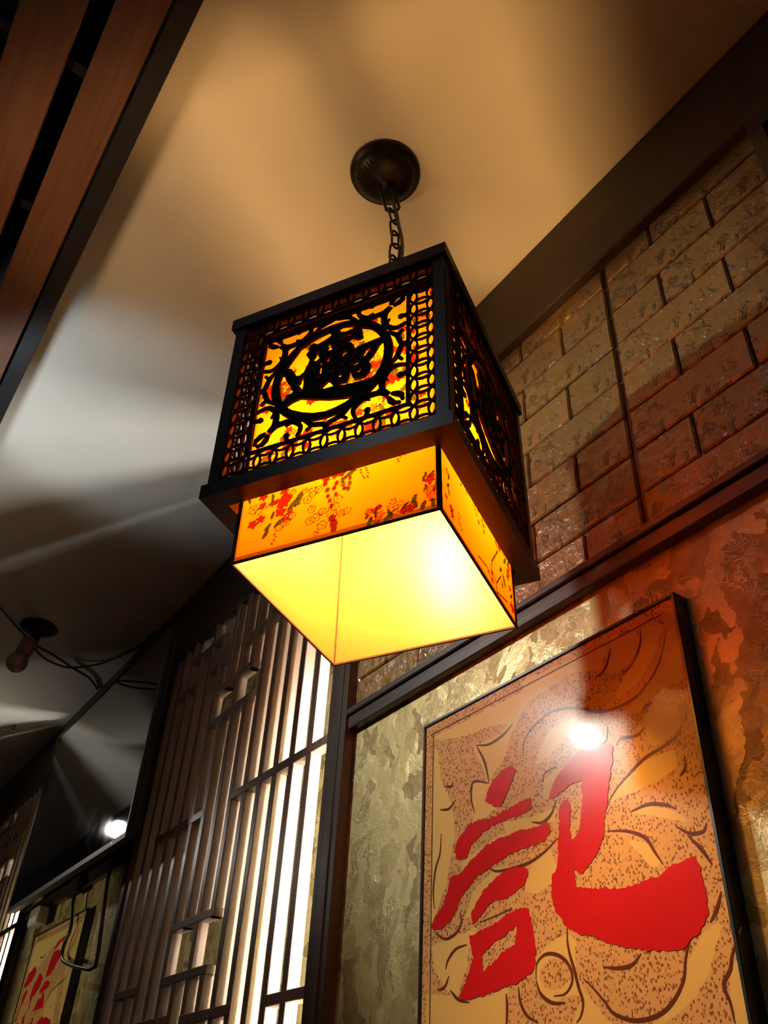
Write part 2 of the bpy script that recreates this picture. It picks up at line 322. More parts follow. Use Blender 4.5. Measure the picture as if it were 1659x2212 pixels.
# ---------------------------------------------------------------- traced shapes (mm)
MEDALLION_HOLES = [[(-71.8, 27.7),(-62.9, 42.7),(-51.0, 62.1),(-33.9, 70.9),(-21.7, 74.9),(-7.3, 77.1),(-3.0, 67.3),(-12.5, 62.0),(-23.6, 59.0),(-30.3, 64.2),(-35.8, 61.9),(-36.5, 51.2),(-40.6, 44.8),(-33.8, 31.5),(-36.1, 22.5),(-41.1, 10.1),(-46.9, 6.1),(-53.2, 8.2),(-56.1, 16.7),(-61.2, 25.7),(-66.7, 28.8)],
 [(6.2, 76.2),(13.2, 78.4),(25.7, 74.4),(36.0, 70.0),(29.1, 65.7),(19.1, 65.0),(12.8, 67.3)],
 [(8.1, 52.2),(11.4, 57.6),(22.4, 59.2),(28.6, 57.4),(29.7, 53.6),(20.7, 53.1),(11.7, 52.6)],
 [(42.3, 63.4),(52.5, 56.3),(58.6, 51.3),(66.9, 39.1),(72.0, 28.5),(59.4, 27.8),(39.0, 25.5),(34.2, 22.4),(31.1, 26.5),(32.8, 31.0),(28.5, 38.5),(23.4, 40.2),(17.1, 36.4),(17.3, 42.4),(26.1, 46.4),(28.0, 48.3),(37.3, 41.1),(45.2, 41.4),(44.2, 52.8)],
 [(74.1, 19.5),(76.7, 11.7),(77.5, -1.7),(75.9, -15.1),(72.5, -27.5),(67.2, -38.9),(61.8, -44.0),(57.1, -43.8),(43.0, -43.9),(28.7, -42.0),(14.2, -39.5),(12.2, -38.0),(16.8, -34.4),(23.6, -36.1),(27.1, -30.1),(28.4, -18.7),(30.9, -20.4),(32.8, -28.8),(36.0, -35.8),(42.7, -36.9),(51.2, -35.6),(56.6, -30.5),(59.5, -17.9),(54.8, -7.5),(60.4, -2.9),(64.9, 5.4),(69.5, 15.1)],
 [(-14.9, -34.0),(-9.9, -29.3),(-2.4, -23.0),(0.7, -26.2),(6.3, -36.8),(-5.4, -36.2)],
 [(44.8, 2.9),(50.2, 14.9),(59.2, 20.0),(57.1, 10.4),(51.6, 2.4),(46.9, 0.7)],
 [(36.2, -10.0),(29.9, -9.1),(28.8, -6.0),(31.6, -4.7),(39.3, -3.6),(43.7, -5.6),(41.5, -9.1)],
 [(38.8, -24.5),(40.0, -19.3),(46.3, -20.2),(46.0, -24.5),(41.3, -26.9)],
 [(28.6, 5.8),(35.5, 16.5),(38.9, 16.2),(35.8, 9.7)],
 [(15.2, 17.9),(15.7, 25.6),(22.1, 26.6),(23.0, 19.6),(16.9, 13.8)],
 [(-8.8, 53.4),(-2.0, 52.2),(-3.2, 46.6),(0.0, 36.3),(-6.7, 38.0),(-8.5, 42.3),(-6.3, 46.7)],
 [(3.8, 33.2),(4.4, 39.0),(7.4, 39.6),(6.4, 31.3)],
 [(-29.1, 31.4),(-24.9, 36.3),(-23.9, 43.3),(-18.2, 42.7),(-21.8, 36.2),(-18.7, 28.0),(-23.9, 23.7)],
 [(-8.0, 21.1),(-5.8, 24.8),(1.4, 23.5),(-3.4, 19.7),(-3.0, 14.2),(-5.6, 15.4)],
 [(0.1, 4.9),(3.5, 5.3),(3.8, 1.3),(0.7, 2.7)],
 [(14.4, -2.1),(15.0, 3.4),(20.5, 2.3),(17.8, -1.7)],
 [(-18.0, 19.7),(-13.3, 17.6),(-13.5, 13.0),(-16.0, 13.5)],
 [(-18.5, 0.2),(-16.5, 5.8),(-17.3, 10.8),(-13.3, 10.3),(-13.7, -4.6)],
 [(-31.5, 10.5),(-29.3, 14.8),(-24.7, 14.0),(-26.9, 10.4)],
 [(-3.5, -7.1),(-0.8, -4.5),(4.2, -5.4),(2.4, -7.8)],
 [(12.3, -24.3),(12.3, -17.3),(18.6, -16.2),(17.1, -23.2)],
 [(-0.1, -20.8),(1.7, -19.0),(3.3, -20.3)],
 [(-19.7, -10.3),(-15.5, -6.4),(-13.5, -7.3),(-14.1, -11.5)],
 [(-31.5, -1.3),(-29.0, -0.4),(-29.9, -2.0)],
 [(-20.0, -19.2),(-14.9, -20.7),(-17.3, -22.3)],
 [(-32.6, -29.1),(-28.7, -28.2),(-23.2, -29.3),(-24.0, -30.8)],
 [(-75.1, 19.1),(-70.0, 15.5),(-68.7, 7.7),(-63.3, -3.8),(-58.5, -11.0),(-57.4, -16.7),(-53.5, -20.9),(-57.1, -24.4),(-63.2, -24.4),(-68.5, -36.8),(-73.8, -21.3),(-77.2, -4.4),(-77.2, 10.1)],
 [(-50.2, -12.7),(-44.6, -8.0),(-43.8, 0.8),(-39.3, 1.5),(-39.6, -17.8),(-40.7, -27.5),(-44.8, -27.1),(-41.7, -22.0),(-43.7, -16.7)],
 [(-63.1, -45.3),(-54.5, -40.7),(-42.7, -38.7),(-24.1, -47.6),(1.0, -58.6),(20.4, -64.3),(37.5, -67.8),(25.6, -73.7),(11.8, -77.5),(-2.4, -79.0),(-19.9, -74.9),(-37.1, -66.8),(-53.0, -56.2)]]
FLOWERS_X = [('r',-102,-340,6.7),('r',-102,-355,5.8),('r',-87,-356,5.1),('r',-72,-357,11.5),('r',-74,-373,8.5),('r',-65,-388,6.9),('r',-61,-379,5.6),('r',-102,-376,6.4),('r',-113,-381,7.1),('r',-72,-340,6.6),('r',-52,-366,5.6),('r',-68,-353,8.7),('l',-50,-360,8.5),('l',-57,-366,7.1),('l',-75,-390,6.2),('l',-90,-392,4.8),('l',-92,-402,5.5),('l',-88,-347,5.1),('l',-85,-375,4.2),('l',-123,-340,3.7),('w',-115,-357,7.3),('w',-107,-363,5.1),('w',-24,-398,6.7),('w',-31,-400,6.1),('w',-15,-391,5.4),('w',-30,-383,5.5),('w',-14,-412,6.6),('w',-2,-394,6.7),('w',2,-389,5.4),('w',5,-378,6.2),('w',-37,-366,6.3),('w',-30,-354,6.4),('w',-23,-354,5.7),('w',-30,-359,4.9),('w',-74,-398,5.5),('w',-64,-393,5.5),('w',-57,-384,5.5),('w',11,-402,5.3),('w',18,-400,5.3),('w',-59,-346,4.4),('w',-42,-350,4.3),('w',-1,-401,6.7),('w',-96,-356,4.3),('w',-21,-422,3.3),('s',-14,-348,4.3),('s',-10,-359,4.2),('s',-9,-369,3.5),('s',-6,-377,3.4),('s',-3,-386,3.8),('s',-1,-406,6.0),('s',2,-415,6.3),('s',2,-422,5.2),('s',2,-352,4.0),('s',-1,-359,3.9),('s',2,-370,3.5),('b',10,-349,4.0),('b',11,-357,3.9),('b',13,-364,3.6),('b',20,-350,3.5),('b',20,-358,3.5),('b',18,-366,3.5),('r',-13,-339,6.5),('r',-1,-338,5.8),('r',8,-338,5.7),('r',24,-337,5.7),('l',19,-343,5.7),('d',-79,-406,1.6),('d',-77,-410,1.6),('d',-79,-415,1.6),('d',-81,-420,1.6),('d',34,-342,1.7),('d',35,-347,1.7),('d',37,-352,1.7),('d',39,-356,1.9),('d',41,-341,1.7),('d',42,-345,1.7),('d',44,-350,1.7),('d',44,-356,1.7),('r',124,-387,7.0),('l',118,-379,3.6),('l',126,-379,3.6),('l',116,-384,3.1),('l',132,-394,3.9),('o',123,-402,7.8),('o',127,-413,7.7),('r',132,-403,4.3),('r',134,-419,4.2),('l',118,-397,3.1),('l',104,-410,5.2),('l',106,-418,4.3),('l',94,-415,3.9),('r',98,-421,6.4),('r',102,-422,5.1),('w',78,-406,4.4),('w',72,-413,2.6),('w',88,-411,3.5),('w',81,-416,4.3),('w',81,-422,4.3),('l',115,-423,5.1),('l',127,-423,5.0),('r',60,-408,3.9),('r',54,-412,4.4),('l',46,-416,4.4),('l',56,-417,3.5),('l',49,-426,5.2),('o',62,-419,5.2),('o',47,-411,5.3),('l',74,-423,5.1),('o',58,-427,5.1),('r',91,-423,5.1),('l',71,-427,5.1),('d',83,-342,1.5),('d',84,-346,1.5),('d',79,-337,1.5),('d',86,-339,1.5),('d',92,-338,1.5)]
FLOWERS_Y = [('o',110,-359,4.4),('l',105,-364,4.4),('l',108,-379,4.3),('r',99,-408,6.9),('r',97,-415,5.5),('l',106,-388,4.2),('w',73,-398,3.6),('w',74,-409,4.2),('w',69,-414,3.5),('l',60,-330,3.1),('r',44,-333,3.9),('l',62,-342,2.8),('w',43,-339,3.1),('w',14,-340,4.8),('w',7,-345,4.8),('s',0,-356,3.9),('w',-13,-331,4.9),('s',-15,-342,3.5),('s',-18,-349,3.5),('s',-20,-357,3.5),('w',-26,-340,4.9),('o',-71,-341,5.0),('r',-82,-342,4.7),('l',-72,-355,4.1),('l',-105,-348,5.9),('l',-83,-376,5.7),('r',-122,-347,6.0),('r',-117,-359,7.6),('r',-113,-369,5.0),('l',-95,-386,7.2),('l',-86,-398,4.7),('r',-120,-383,4.9),('l',-123,-394,4.9),('r',-123,-411,8.7),('r',-134,-411,7.2),('r',-42,-407,4.5),('r',-44,-417,4.5),('b',-28,-414,2.7),('w',-109,-337,4.3),('r',115,-401,4.1)]

BRANCH_Y = [[(8, -414), (-25, -410), (-40, -421)], [(-68, -360), (-45, -387), (-43, -401), (-55, -410)], [(-82, -387), (-58, -413), (-59, -425), (-103, -415)]]
CALLIGRAPHY = {'A': [(922.8, 490.1), (913.7, 479.1), (921.7, 468.3), (934.8, 452.4), (948.0, 436.6), (965.1, 441.0), (982.5, 452.1), (976.8, 467.2), (974.0, 471.4), (958.2, 482.1), (937.7, 489.5)], 'B': [(886.5, 433.0), (885.5, 417.3), (908.7, 414.0), (937.0, 414.8), (961.4, 414.5), (986.5, 410.9), (1012.3, 401.0), (1028.3, 382.3), (1049.3, 383.6), (1057.3, 396.5), (1051.9, 409.9), (1038.3, 419.9), (1022.2, 429.2), (990.9, 429.7), (975.8, 425.9), (950.9, 427.7), (916.9, 431.7), (897.9, 434.5)], 'C': [(856.7, 392.1), (849.4, 378.6), (867.6, 368.3), (893.9, 368.4), (930.4, 367.5), (968.7, 360.7), (1008.4, 350.5), (1039.3, 332.1), (1060.1, 308.7), (1081.0, 297.2), (1107.8, 296.8), (1112.4, 305.0), (1102.8, 315.7), (1086.7, 325.2), (1073.4, 344.4), (1068.1, 362.1), (1044.2, 363.7), (1023.2, 375.0), (987.2, 389.1), (952.6, 393.7), (914.7, 394.0), (883.0, 392.5)], 'D': [(900.5, 340.9), (899.0, 332.1), (906.4, 322.3), (933.8, 313.3), (961.4, 312.5), (980.4, 310.1), (1005.0, 294.1), (1017.3, 290.3), (1019.5, 305.1), (1004.3, 320.0), (994.2, 329.9), (969.6, 340.1), (945.6, 347.1), (922.4, 348.3)], 'E': [(1025.0, 277.2), (981.5, 282.0), (944.1, 292.7), (926.0, 295.2), (904.2, 293.0), (896.7, 279.6), (894.3, 258.2), (891.9, 237.3), (897.5, 220.4), (914.6, 212.4), (936.1, 207.3), (962.3, 205.0), (984.7, 202.2), (1016.9, 200.2), (1047.9, 201.9), (1035.6, 218.0), (1025.7, 233.0), (1015.8, 248.1), (1020.3, 262.5)], 'Eh': [(996.8, 249.8), (973.1, 261.5), (945.5, 268.3), (925.2, 274.7), (928.1, 263.1), (931.0, 252.9), (955.6, 248.4), (964.9, 241.6), (995.1, 229.4), (997.1, 240.3)], 'G': [(759.5, 470.0), (740.2, 465.3), (727.8, 456.8), (729.9, 442.6), (736.2, 427.0), (743.1, 406.0), (747.4, 390.2), (756.0, 370.2), (758.7, 351.8), (770.4, 335.7), (783.2, 325.2), (799.8, 315.3), (814.6, 322.3), (813.7, 312.8), (813.1, 302.1), (772.7, 293.3), (737.8, 286.9), (703.2, 288.9), (680.1, 289.3), (669.0, 296.6), (649.9, 297.5), (633.6, 301.2), (624.4, 287.6), (624.4, 273.8), (623.5, 257.8), (624.5, 240.4), (632.3, 230.8), (644.5, 221.8), (657.6, 215.1), (673.3, 211.8), (700.5, 214.4), (722.2, 218.4), (747.7, 225.3), (774.1, 233.6), (794.2, 243.6), (815.8, 249.2), (833.7, 259.4), (851.5, 277.6), (857.6, 297.0), (855.2, 320.8), (841.4, 334.5), (839.1, 356.3), (834.1, 383.6), (831.9, 403.6), (824.5, 413.5), (816.2, 412.7), (811.3, 401.2), (814.8, 381.8), (816.0, 360.9), (810.1, 359.5), (801.3, 365.9), (794.1, 385.3), (788.1, 406.7), (787.2, 430.0), (805.9, 429.3), (821.0, 426.0), (836.5, 421.2), (850.3, 421.8), (843.8, 433.8), (833.8, 446.4), (819.9, 454.7), (801.7, 464.7), (780.0, 470.3)]}
DRAWING = [[(898.2, 494.4), (891.5, 519.2), (871.2, 532.9), (837.6, 541.7), (806.4, 537.3), (773.0, 525.3), (749.7, 512.1), (718.4, 505.6), (687.2, 506.7), (662.9, 516.2), (641.5, 532.7), (626.4, 554.9), (616.2, 579.5)], [(745.2, 559.5), (725.4, 566.7), (711.4, 591.4)], [(700.3, 545.1), (679.2, 554.5), (662.4, 573.7), (656.8, 594.6)], [(1003.5, 546.5), (971.4, 538.0), (939.9, 542.0), (916.4, 551.8)], [(1000.8, 543.9), (982.9, 513.4), (973.7, 479.7)], [(973.8, 478.1), (1010.3, 490.1), (1016.2, 467.7), (1008.8, 442.3)], [(1083.0, 503.4), (1065.7, 498.6), (1060.0, 504.1)], [(1094.2, 469.2), (1071.3, 465.0), (1054.4, 474.5)], [(1090.8, 432.2), (1093.2, 402.6), (1104.1, 382.0), (1109.1, 350.9), (1105.7, 325.3)], [(747.8, 387.5), (730.4, 402.5), (706.1, 415.3), (678.8, 426.9), (649.8, 431.9), (627.9, 438.8), (612.6, 456.2), (606.7, 477.0)], [(676.0, 484.3), (667.5, 490.4), (654.5, 491.7)], [(722.0, 456.4), (713.4, 462.6), (687.8, 458.6), (672.0, 465.1)], [(621.7, 412.1), (622.7, 399.0), (632.8, 389.9)], [(713.7, 369.2), (685.2, 371.2), (662.4, 365.2), (644.6, 355.5)], [(752.5, 355.8), (720.8, 348.3), (695.2, 334.5), (684.8, 317.1), (674.8, 300.2)], [(648.4, 336.2), (631.7, 324.8), (613.7, 323.0), (607.4, 331.2)], [(635.2, 323.2), (620.5, 305.5), (609.8, 286.9)], [(836.9, 416.8), (847.1, 401.5), (865.2, 394.1), (886.9, 399.4)], [(837.9, 367.3), (868.9, 354.3), (904.5, 347.5), (959.6, 349.9), (978.5, 358.2)], [(1105.1, 294.9), (1080.8, 281.0), (1055.0, 284.5), (1042.2, 297.1), (1044.6, 312.1)], [(1030.1, 266.7), (1055.0, 264.4), (1072.8, 252.6), (1077.9, 241.9)], [(1095.6, 217.5), (1080.2, 220.0), (1070.2, 232.7)], [(1067.6, 214.6), (1050.3, 202.1), (1026.4, 195.9)], [(833.7, 259.4), (835.4, 244.7), (833.3, 229.6), (827.8, 212.1), (822.8, 192.8), (817.6, 176.3), (822.8, 163.2), (830.8, 157.2)], [(894.5, 207.7), (892.2, 224.8), (880.0, 233.3), (863.9, 233.7), (845.2, 226.3), (833.3, 212.8), (833.1, 198.6), (845.6, 188.2), (864.7, 187.7)], [(894.5, 207.7), (887.8, 192.4), (869.2, 181.1), (846.6, 179.0)], [(814.4, 201.2), (798.2, 187.9), (782.9, 173.0), (771.2, 161.0), (743.2, 152.3), (711.8, 153.9), (688.7, 164.1), (670.2, 182.9), (663.1, 203.0), (653.9, 218.9), (647.3, 222.2)], [(781.2, 208.9), (757.7, 204.9), (737.5, 205.8), (722.8, 215.1)], [(588.4, 221.9), (604.5, 199.6), (610.4, 186.2), (621.4, 173.5), (617.2, 157.4), (616.0, 140.1)], [(951.7, 198.9), (950.4, 183.8), (954.2, 155.0)], [(927.8, 203.9), (924.9, 186.3), (913.7, 170.9), (894.4, 162.3)], [(1000.3, 290.5), (934.8, 296.7)], [(624.9, 231.8), (613.9, 243.0), (604.6, 258.9)], [(860.2, 447.7), (854.7, 458.7), (832.3, 461.5)], [(733.2, 485.9), (737.7, 469.0), (748.0, 466.3)]]
CLEAR = [[(1113, 595), (972, 597), (854, 594), (896, 560), (927, 530), (951, 522), (999, 547), (950, 545), (919, 556), (973, 566), (1024, 570), (1091, 583)], [(1011, 549), (926, 538), (934, 508), (976, 482)], [(1012, 492), (970, 480), (931, 458), (955, 438), (990, 428), (1011, 422), (1016, 458)], [(1112, 581), (1098, 559), (1094, 519), (1063, 470), (1057, 418), (1076, 359), (1106, 311), (1116, 312), (1114, 385), (1114, 504)], [(862, 449), (830, 458), (815, 457), (822, 442), (849, 421), (859, 424)], [(892, 613), (714, 601), (733, 570), (791, 585), (855, 578), (889, 574)], [(708, 607), (663, 598), (673, 564), (703, 550), (729, 561)], [(654, 598), (621, 587), (640, 554), (671, 526), (699, 519), (717, 518), (689, 548)], [(619, 578), (603, 575), (605, 501), (632, 508), (663, 498), (678, 486), (707, 493), (670, 508), (640, 532)], [(671, 480), (645, 482), (619, 475), (620, 449), (646, 438), (666, 438), (671, 453)], [(730, 405), (676, 425), (633, 425), (633, 403), (658, 395), (694, 392), (732, 390), (746, 387)], [(727, 373), (678, 369), (637, 347), (629, 334), (662, 350)], [(727, 342), (693, 328), (675, 302), (691, 299)], [(945, 413), (871, 406), (836, 407), (842, 392), (903, 389), (935, 386)], [(1045, 378), (957, 398), (852, 394), (862, 387), (980, 382), (1033, 358)], [(964, 355), (1016, 334), (1034, 299), (1005, 308), (960, 340), (917, 348)], [(891, 346), (855, 358), (844, 330), (855, 314), (889, 307), (908, 317)], [(1023, 284), (1006, 285), (1017, 264), (1063, 264), (1087, 281)], [(1112, 277), (1075, 276), (1029, 266), (1029, 240), (1052, 206), (1075, 214), (1105, 243)], [(1122, 216), (1063, 207), (1035, 198), (987, 199), (946, 207), (954, 154), (1063, 161), (1121, 166)], [(896, 230), (866, 246), (834, 253), (822, 243), (826, 210), (812, 187), (791, 165), (763, 140), (846, 146), (817, 182), (837, 187), (873, 182), (896, 204)], [(660, 200), (635, 224), (607, 232), (622, 210), (636, 188), (657, 167), (690, 151), (728, 138), (683, 169)], [(608, 189), (617, 163), (613, 130), (598, 129), (597, 195)], [(863, 494), (840, 517), (788, 518), (800, 503), (843, 480), (875, 475)]]
CALLIGRAPHY2 = [[(3316.2, 518.2), (3289.8, 502.3), (3287.3, 493.0), (3307.7, 475.4), (3332.6, 465.5), (3382.8, 459.1), (3390.7, 470.0), (3381.8, 485.5), (3376.9, 501.5), (3347.2, 507.2)], [(3222.2, 485.4), (3184.5, 467.0), (3191.2, 446.8), (3225.5, 427.9), (3254.9, 416.9), (3255.5, 391.1), (3284.6, 373.1), (3270.3, 346.5), (3300.4, 348.9), (3307.1, 368.1), (3268.2, 383.6), (3263.7, 405.6), (3281.6, 423.0), (3271.8, 453.7), (3244.3, 473.7), (3241.0, 484.0)], [(3347.5, 452.7), (3329.1, 441.9), (3343.4, 422.0), (3361.9, 406.0), (3370.4, 387.4), (3373.1, 370.1), (3370.1, 354.4), (3388.4, 364.3), (3374.7, 391.2), (3372.6, 415.8), (3370.4, 440.7)], [(3056.7, 570.5), (3039.2, 564.4), (3053.2, 559.3), (3092.1, 554.2), (3110.0, 545.9), (3123.4, 539.7), (3131.7, 548.9), (3117.4, 561.3), (3085.1, 567.4)], [(3056.7, 531.7), (3042.8, 519.4), (3044.5, 507.5), (3070.5, 495.2), (3082.7, 481.2), (3105.4, 471.8), (3126.6, 467.4), (3144.5, 466.0), (3155.4, 470.7), (3150.5, 492.8), (3147.3, 510.0), (3133.2, 529.5), (3120.6, 536.7), (3095.5, 536.9)], [(3098.1, 450.5), (3082.3, 440.3), (3097.9, 430.1), (3133.0, 427.0), (3159.6, 421.2), (3183.2, 425.3), (3174.4, 436.4), (3153.1, 447.9), (3133.5, 454.4)], [(3140.1, 427.8), (3115.1, 408.4), (3100.8, 380.4), (3125.1, 379.3), (3167.2, 369.7), (3196.8, 340.8), (3233.2, 343.6), (3210.5, 373.5), (3187.5, 390.0), (3177.2, 406.0), (3145.0, 406.2)], [(3104.2, 377.4), (3018.0, 371.3), (2958.2, 357.9), (2927.0, 342.7), (2910.8, 318.4), (2967.0, 322.8), (2984.2, 335.0), (3029.7, 345.0), (3083.3, 349.5), (3114.0, 342.3), (3119.3, 334.7), (3211.3, 341.9), (3193.6, 357.0), (3167.2, 369.7), (3135.5, 376.9)]]
DRAWING2 = [[(3284.1, 541.8), (3256.6, 534.6), (3218.8, 544.3)], [(2917.0, 574.3), (2934.3, 545.9), (2968.1, 516.4), (2995.0, 506.3)], [(2920.4, 460.2), (2937.0, 439.2), (3007.6, 425.6), (3054.7, 410.7), (3087.1, 392.3)], [(3408.9, 596.3), (2898.4, 594.0)], [(3408.9, 596.3), (3402.6, 491.5), (3396.7, 418.1), (3401.9, 356.8)]]
CLEAR2 = [[(2880, 600), (3400, 600), (3400, 470), (3250, 520), (3150, 560), (2960, 480), (2890, 300)], [(3000, 450), (3080, 380), (3040, 200), (2900, 150)]]

# ================================================================ STRUCTURE
XN, XF = -1.6, 6.6; YR, YL = -.93, 2.3; ZF, ZC = -EYE, 1.57
struct('floor', boxmesh('floor', XN, XF, YR, YL, ZF - .05, ZF), M['floor'])
ceiling = struct('ceiling', boxmesh('ceiling', XN, XF, YR, -.041, ZC, ZC + .04), M['ceiling'])
struct('wall_left', boxmesh('wall_left', XN, XF, YL, YL + .05, ZF, ZC + .2), M['room'])
struct('wall_back', boxmesh('wall_back', XN - .05, XN, YR, YL, ZF, ZC + .2), M['room'])
struct('wall_front', boxmesh('wall_front', XF, XF + .05, YR, YL, ZF, ZC + .2), M['room'])
wall = struct('wall_right', boxmesh('wall_right', XN, XF, YR - .05, YR, ZF, ZC), M['gold'])
struct('trim_1', boxmesh('trim_1', XN, XF, -.0412, -.004, 1.50, 1.62, bev=.002), M['beam'])
struct('trim_2', boxmesh('trim_2', XN, XF, YR + .0, -.82, 1.354, ZC, bev=.003), M['crown'])
obj('upper_ceiling', boxmesh('upper_ceiling', XN, XF, -.04, YL, 1.66, 1.70), M['void'], ceiling)
# hanging boards of the soffit on the left, with cross battens above them
for i, (a, b_) in enumerate([(.001, .0775), (.1125, .2075), (.2415, .338), (.373, .47), (.505, .60), (.635, .73), (.765, .86)]):
    obj('plank', boxmesh('plank', XN, XF, a, b_, 1.50, 1.522, bev=.002), M['soffit'], ceiling)
bm = bmesh.new(); add_box(bm, -.011, .011, -.03, 1.2, 1.525, 1.55)
bat = finish(bm, 'batten'); bat.materials.append(M['frame'])
for x in (.2, .95, 1.28, 1.8, 2.6, 3.4):
    o = obj('batten', bat, None, ceiling); o.location = (x, 0, 0)
MOD = 2.275
for k in range(2):
    x0, x1 = .302 + k * MOD, 1.405 + k * MOD
    obj('wallpaper_panel', boxmesh('wallpaper_panel', x0, x1, YR + .001, -.845, ZF, .72), M['gold'], wall)
    obj('brick_backing', boxmesh('brick_backing', x0, x1, YR + .001, -.8485, .72, 1.37), M['mortar'], wall)
    struct('trim_3' if k == 0 else 'trim_4', None or (lambda bm: (add_box(bm, x0 + .002, x1 - .001, -.8449, -.819, .735, .749, bev=.002), add_box(bm, x0 + .002, x1 - .001, -.8449, -.826, .708, .7352, bev=.002), finish(bm, 'picture_rail'))[-1])(bmesh.new()), M['darkwood'])
    # foam bricks, individually proud of the joints
    rows = [(.739, .820), (.820, .902), (.902, .983), (.983, 1.0645), (1.0645, 1.145), (1.145, 1.2265), (1.2265, 1.307), (1.307, 1.36)]
    g = .0017
    cache = {}
    def brick(xa, xb, za, zb):
        key = (round(xb - xa, 3), round(zb - za, 3))
        if key not in cache:
            bm = bmesh.new(); add_box(bm, -(xb - xa) / 2 + g, (xb - xa) / 2 - g, -.009, 0, -(zb - za) / 2 + g, (zb - za) / 2 - g, bev=.0028)
            cache[key] = finish(bm, 'brick')
        o = obj('brick', cache[key], M['brick'], wall)
        o.location = ((xa + xb) / 2, -.8405 + random.uniform(-.0012, .0008), (za + zb) / 2)
    joint = .636 + k * MOD
    for r, (za, zb) in enumerate(rows):
        za = max(za, .7495)
        A = r % 2 == 0
        # left sheet (towards larger x)
        xs = [joint + .0015] + ([joint + .115] if A else []); xs_last = xs[-1]
        while xs[-1] + .22 < x1: xs.append(xs[-1] + (.22 if (A or len(xs) > 1) else .224))
        xs.append(x1)
        for a, b_ in zip(xs, xs[1:]):
            if b_ - a > .02: brick(a, b_, za, zb)
        xs = [joint - .0045] + ([] if A else [joint - .111]); 
        while xs[-1] - .22 > x0: xs.append(xs[-1] - .22)
        xs.append(x0)
        for b_, a in zip(xs, xs[1:]):
            if b_ - a > .02: brick(a, b_, za + .0012, zb + .0012)

# ================================================================ PENDANT LANTERN
LP = Vector((.8072, -.4908, 1.021 + EYE)); rv = Vector((.0236, .0303, 2.1145))
lan = thing('pendant_lantern', 'square black fretwork lantern with glowing orange floral shade hanging on a chain', 'lamp', (.8072, -.4908, 1.021))
lan.rotation_mode = 'QUATERNION'; lan.rotation_quaternion = Quaternion(rv.normalized(), rv.length)
LM = Matrix.Translation(LP) @ lan.rotation_quaternion.to_matrix().to_4x4(); LI = LM.inverted()
def world_part(name, bm, mat, smooth=False):
    me = finish(bm, name, smooth); me.transform(LI); return obj(name, me, mat, lan)
def ring_board(name, h, hin, z0, z1, y_off=0.0):
    bm = bmesh.new(); s = .0012
    for a in ((-h, h, hin, h), (-h, h, -h, -hin), (hin, h, -hin, hin), (-h, -hin, -hin, hin)):
        add_box(bm, a[0], a[1], a[2] + y_off, a[3] + y_off, z0, z1)
    bmesh.ops.remove_doubles(bm, verts=bm.verts, dist=1e-6)
    return obj(name, bm, M['black'], lan)
ring_board('top_board', .1708, .146, -.0214, 0, -.001)
ring_board('bottom_board', .1706, .143, -.3473, -.3262)
HW = .1662
for sx in (-1, 1):
    for sy in (-1, 1):
        a, b_ = sorted((sx * .1478, sx * HW)); c, d = sorted((sy * .1478, sy * HW))
        obj('corner_post', boxmesh('corner_post', a, b_, c, d, -.3262, -.0214, bev=.0012), M['black'], lan)
# fretwork: u to the right seen from outside, z down from the top board; shared by all four sides
mm = .001
def circ(c, r, n, a0=0, a1=2 * PI, open_=False):
    return [(c[0] + r * math.cos(a0 + (a1 - a0) * k / n), c[1] + r * math.sin(a0 + (a1 - a0) * k / n)) for k in range(n + (1 if open_ else 0))]
Y0, Y1 = -.0015, -.0045
bm = bmesh.new()
add_box(bm, -.1478, .1478, Y1, Y0, -.028, -.0214); add_box(bm, -.1478, .1478, Y1, Y0, -.3262, -.3185)
for s in (-1, 1):
    cx = s * .112; add_box(bm, cx - .0024, cx + .0024, Y1, Y0 - .0002, -.2895, -.0545)
    cz = -.1722 + s * .1148; add_box(bm, -.112, .112, Y1, Y0 - .0002, cz - .0024, cz + .0024)
rail_me = finish(bm, 'fretwork_panel')
bm = bmesh.new(); pu, pz = .02392, .0242; rr = .01702; lw = .0027
cells = [(i, j) for i in range(12) for j in range(12) if i in (0, 11) or j in (0, 11)]
for n_, (i, j) in enumerate(cells):
    c = ((i - 5.5) * pu, -.1722 + (j - 5.5) * pz)
    add_ribbon(bm, circ(c, rr, 28), lw, Y1, Y0 - .0001 * (n_ % 5), closed=True)
    for di, dj, a in ((1, 0, PI), (-1, 0, 0), (0, 1, -PI / 2), (0, -1, PI / 2)):
        if (i + di, j + dj) not in cells:
            add_ribbon(bm, circ((c[0] + di * pu, c[1] + dj * pz), rr, 8, a - PI / 4, a + PI / 4, True), lw, Y1 + .0001, Y0 - .0006)
coin_me = finish(bm, 'coin_border')
bm = bmesh.new(); CU, CZ = 1.0, -174.5
def both(fn, pts):
    out = []
    for f in ((1, 1, 0), (1, -1, 0), (-1, 1, 0), (-1, -1, 0), (1, 1, 1), (1, -1, 1), (-1, 1, 1), (-1, -1, 1)):
        q = [((p[1], p[0]) if f[2] else (p[0], p[1])) for p in pts]
        out.append([((CU + f[0] * p[0]) * mm, (CZ + f[1] * p[1]) * mm) for p in q])
    return out
